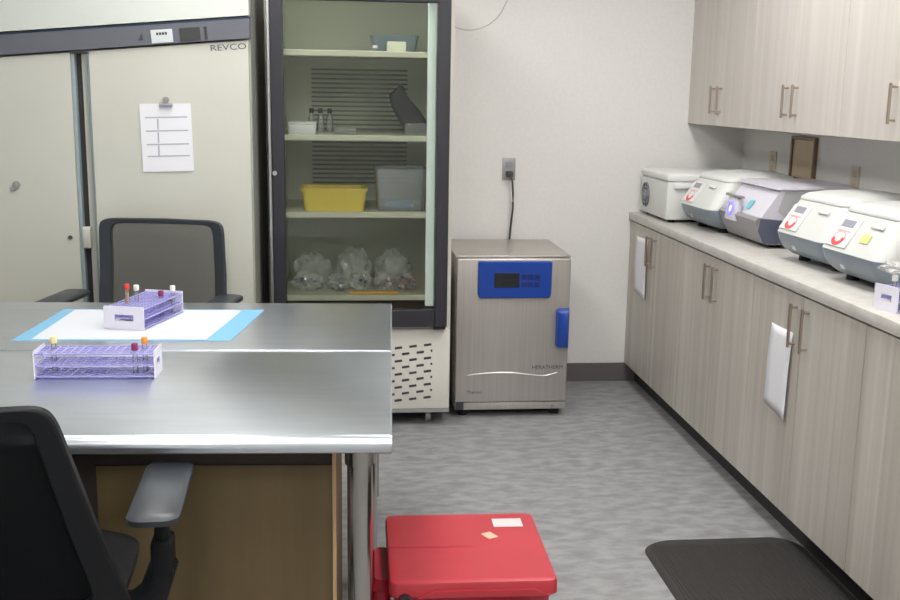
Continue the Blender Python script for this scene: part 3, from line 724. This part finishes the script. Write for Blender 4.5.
tag(MB().box(.04, .26, 4.665, 4.70, .6045, .617, .003).make('strip_pack', 'capgold'), 'orange-brown flat strip lying at the front edge of the bottom fridge shelf', 'packet')

# ------------------------------------------------------------------ incubator
t = thing('incubator', 'stainless steel incubator with royal blue display panel and handle', 'incubator', (.797, 4.70, 0))
a, b = -.268, .27
MB().box(a, b, .045, .565, .035, .765, .006).make('housing', 'steel_incubator', t)
MB().box(a - .003, b + .003, 0.02, .57, .7655, .775, .004).make('top_plate', 'steel_incubator', t)
MB().box(a + .002, b - .002, .0, .044, .075, .764, .006, 3).make('door', 'steel_incubator', t)
MB().box(a + .002, b - .002, .006, .044, .036, .072, .004).make('plinth', 'steel_incubator', t)
p = MB()
pr = []
for z in (): pass
poly = [(-.165, .752), (.172, .752), (.176, .748), (.176, .60), (.172, .588), (.162, .58), (-.155, .58), (-.165, .588), (-.169, .60), (-.169, .748)]
bp0 = MB().loft([[(x, -.0005, z) for x, z in poly], [(x, -.014, z) for x, z in poly], [(x * .975, -.02, .666 + (z - .666) * .95) for x, z in poly]]).make('control_panel', 'blue', t, label='royal blue panel')
MB().box(-.095, .022, -.0225, -.020, .632, .70, .001, 1).make('display', 'screen', bp0, False, 'black display')
kp = MB()
for i in range(3):
    for j in range(2): kp.box(.034 + i * .03, .058 + i * .03, -.0225, -.020, .636 + j * .034, .66 + j * .034, .001, 1)
kp.make('keys', 'blue_dark', bp0, False)
MB().loft([[(x, -.0005, z) for x, z in [(.205, .35), (.215, .338), (.266, .338), (.266, .53), (.215, .53), (.205, .52)]], [(x, -.03, z) for x, z in [(.208, .355), (.218, .345), (.262, .345), (.262, .523), (.218, .523), (.208, .515)]], [(x, -.038, z) for x, z in [(.216, .365), (.222, .356), (.256, .356), (.256, .512), (.222, .512), (.216, .505)]]]).make('door_handle', 'blue', t, label='royal blue handle')
cv = MB()
cv.tube([(-.21 + .43 * f, -.0015, .208 + .02 * math.sin(f * PI * 1.0) * (1 - f) - .010 * math.sin(max(0, f - .5) * PI) + (.02 * max(0, f - .85) / .15) + .0) for f in [k / 24 for k in range(25)]], [.0015 + .003 * math.sin(PI * k / 24) for k in range(25)], 8)
cv.make('curved_trim', 'chrome', t, label='silver curved line')
MB().text('HERATHERM', .026, TX(.172, -.0008, .243) @ FACE_Y).make('lettering', 'ink_mid', t, False)
MB().text('Thermo', .022, TX(-.175, -.0008, .125) @ FACE_Y).make('lettering', 'ink_mid', t, False)
MB().box(-.262, -.225, -.006, .02, .04, .074, .002, 1).make('hinge', 'ink', t); MB().box(.195, .21, -.002, .005, .046, .06).make('foot_label', 'ink_grey', t, False)
for x in (-.225, .225):
    for y in (.06, .50): MB().cyl((x, y, 0), (x, y, .0345), .02, .024, n=18).make('foot', 'rubber', t)

# ------------------------------------------------------------------ red cooler and mat
t = thing('cooler_box', 'red plastic cooler box with a white sticker on its lid, beside the table leg', 'cooler', (.327, 2.57, 0), -.02)
MB().loft([rrect(-.175, .175, -.175, .18, .03, 0), rrect(-.18, .18, -.18, .185, .03, .012), rrect(-.198, .198, -.195, .2, .03, .285)]).make('body', 'red', t)
ld = MB().loft([rrect(-.206, .206, -.208, .208, .022, .286), rrect(-.21, .21, -.215, .213, .022, .292), rrect(-.21, .21, -.215, .213, .022, .320), rrect(-.207, .207, -.212, .210, .021, .327), rrect(-.201, .201, -.205, .204, .02, .3295), rrect(-.188, .188, -.19, .194, .024, .33)]).make('lid', 'red', t)
MB().tube([(-.203, -.01, .3295), (-.05, -.012, .330), (.08, -.014, .3285)], [.003, .003, .001], 8).make('lid_rib', 'red_dark', ld, label='darker rib')
MB().box(.088, .17, .11, .165, .3302, .3312, 0, 1).make('sticker', 'label', ld, False, 'white rectangular sticker')
MB().box(.05, .08, .03, .07, .3302, .3315, .0004, 1, TX(.06, .06, 0) @ Matrix.Rotation(.5, 4, 'Z') @ TX(-.06, -.06, 0)).make('worn_sticker', 'label_tan', ld, False, 'small torn sticker')
MB().prism([(-.14, .292), (-.10, .309), (.15, .309), (.19, .292)], -.222, -.2155).make('lid_lip', 'red', ld, False)
hd = MB().tube([(-.17, -.19, .235), (-.165, -.225, .24), (-.12, -.235, .245), (.1, -.235, .245), (.145, -.225, .24), (.15, -.19, .235)], .010, 10).make('front_handle', 'red_dark', t, label='crimson handle')
MB().cyl((-.172, -.236, .285), (-.172, -.2, .285), .018, n=20).make('drain_cap', 'black', t)
MB().loft([rrect(-.248, -.202, -.10, .12, .02, .10), rrect(-.254, -.2025, -.11, .13, .022, .12), rrect(-.254, -.2025, -.11, .13, .022, .255), rrect(-.243, -.2025, -.09, .11, .02, .278)]).make('side_handle', 'red_dark', t, label='crimson side handle')
MB().cyl((-.262, -.06, .17), (-.2545, -.06, .17), .02, n=16).make('hinge_pin', 'chrome', t)

t = thing('floor_mat', 'black ribbed anti-fatigue mat on the floor in front of the cabinets', 'mat', (1.012, 2.0, 0), 0)
MB().loft([rrect(0, .562, -.2, 1.27, .10, 0, 8), rrect(.004, .558, -.196, 1.266, .10, .004, 8), rrect(.02, .542, -.18, 1.25, .09, .014, 8)]).make('pad', 'mat', t)
rb = MB()
for k in range(46): rb.box(.025 + k * .011, .030 + k * .011, -.12, 1.20, .014, .0165)
rb.make('ribs', 'mat', t, False)

# ------------------------------------------------------------------ camera, world, exposure
f_px, yaw, pit, roll = 1040.525, math.radians(6.075), math.radians(11.186), math.radians(.904)
F = Vector((math.sin(yaw) * math.cos(pit), math.cos(yaw) * math.cos(pit), -math.sin(pit)))
R = Vector((math.cos(yaw), -math.sin(yaw), 0)); U = R.cross(F)
R2 = R * math.cos(roll) + U * math.sin(roll); U2 = -R * math.sin(roll) + U * math.cos(roll)
cam = bpy.data.cameras.new('camera'); co = bpy.data.objects.new('camera', cam); C.objects.link(co)
cam.sensor_width = 36; cam.lens = 36 * f_px / 900; cam.clip_start = .05
co.matrix_world = Matrix(((R2.x, U2.x, -F.x, 0), (R2.y, U2.y, -F.y, 0), (R2.z, U2.z, -F.z, 1.505), (0, 0, 0, 1)))
SC.camera = co
w = bpy.data.worlds.new('world'); SC.world = w; w.use_nodes = True
w.node_tree.nodes['Background'].inputs[0].default_value = (.9, .95, 1, 1); w.node_tree.nodes['Background'].inputs[1].default_value = .3
SC.view_settings.view_transform = 'Standard'; SC.view_settings.look = 'None'; SC.view_settings.gamma = 1; SC.view_settings.use_curve_mapping = False
SC.view_settings.exposure = 0.0
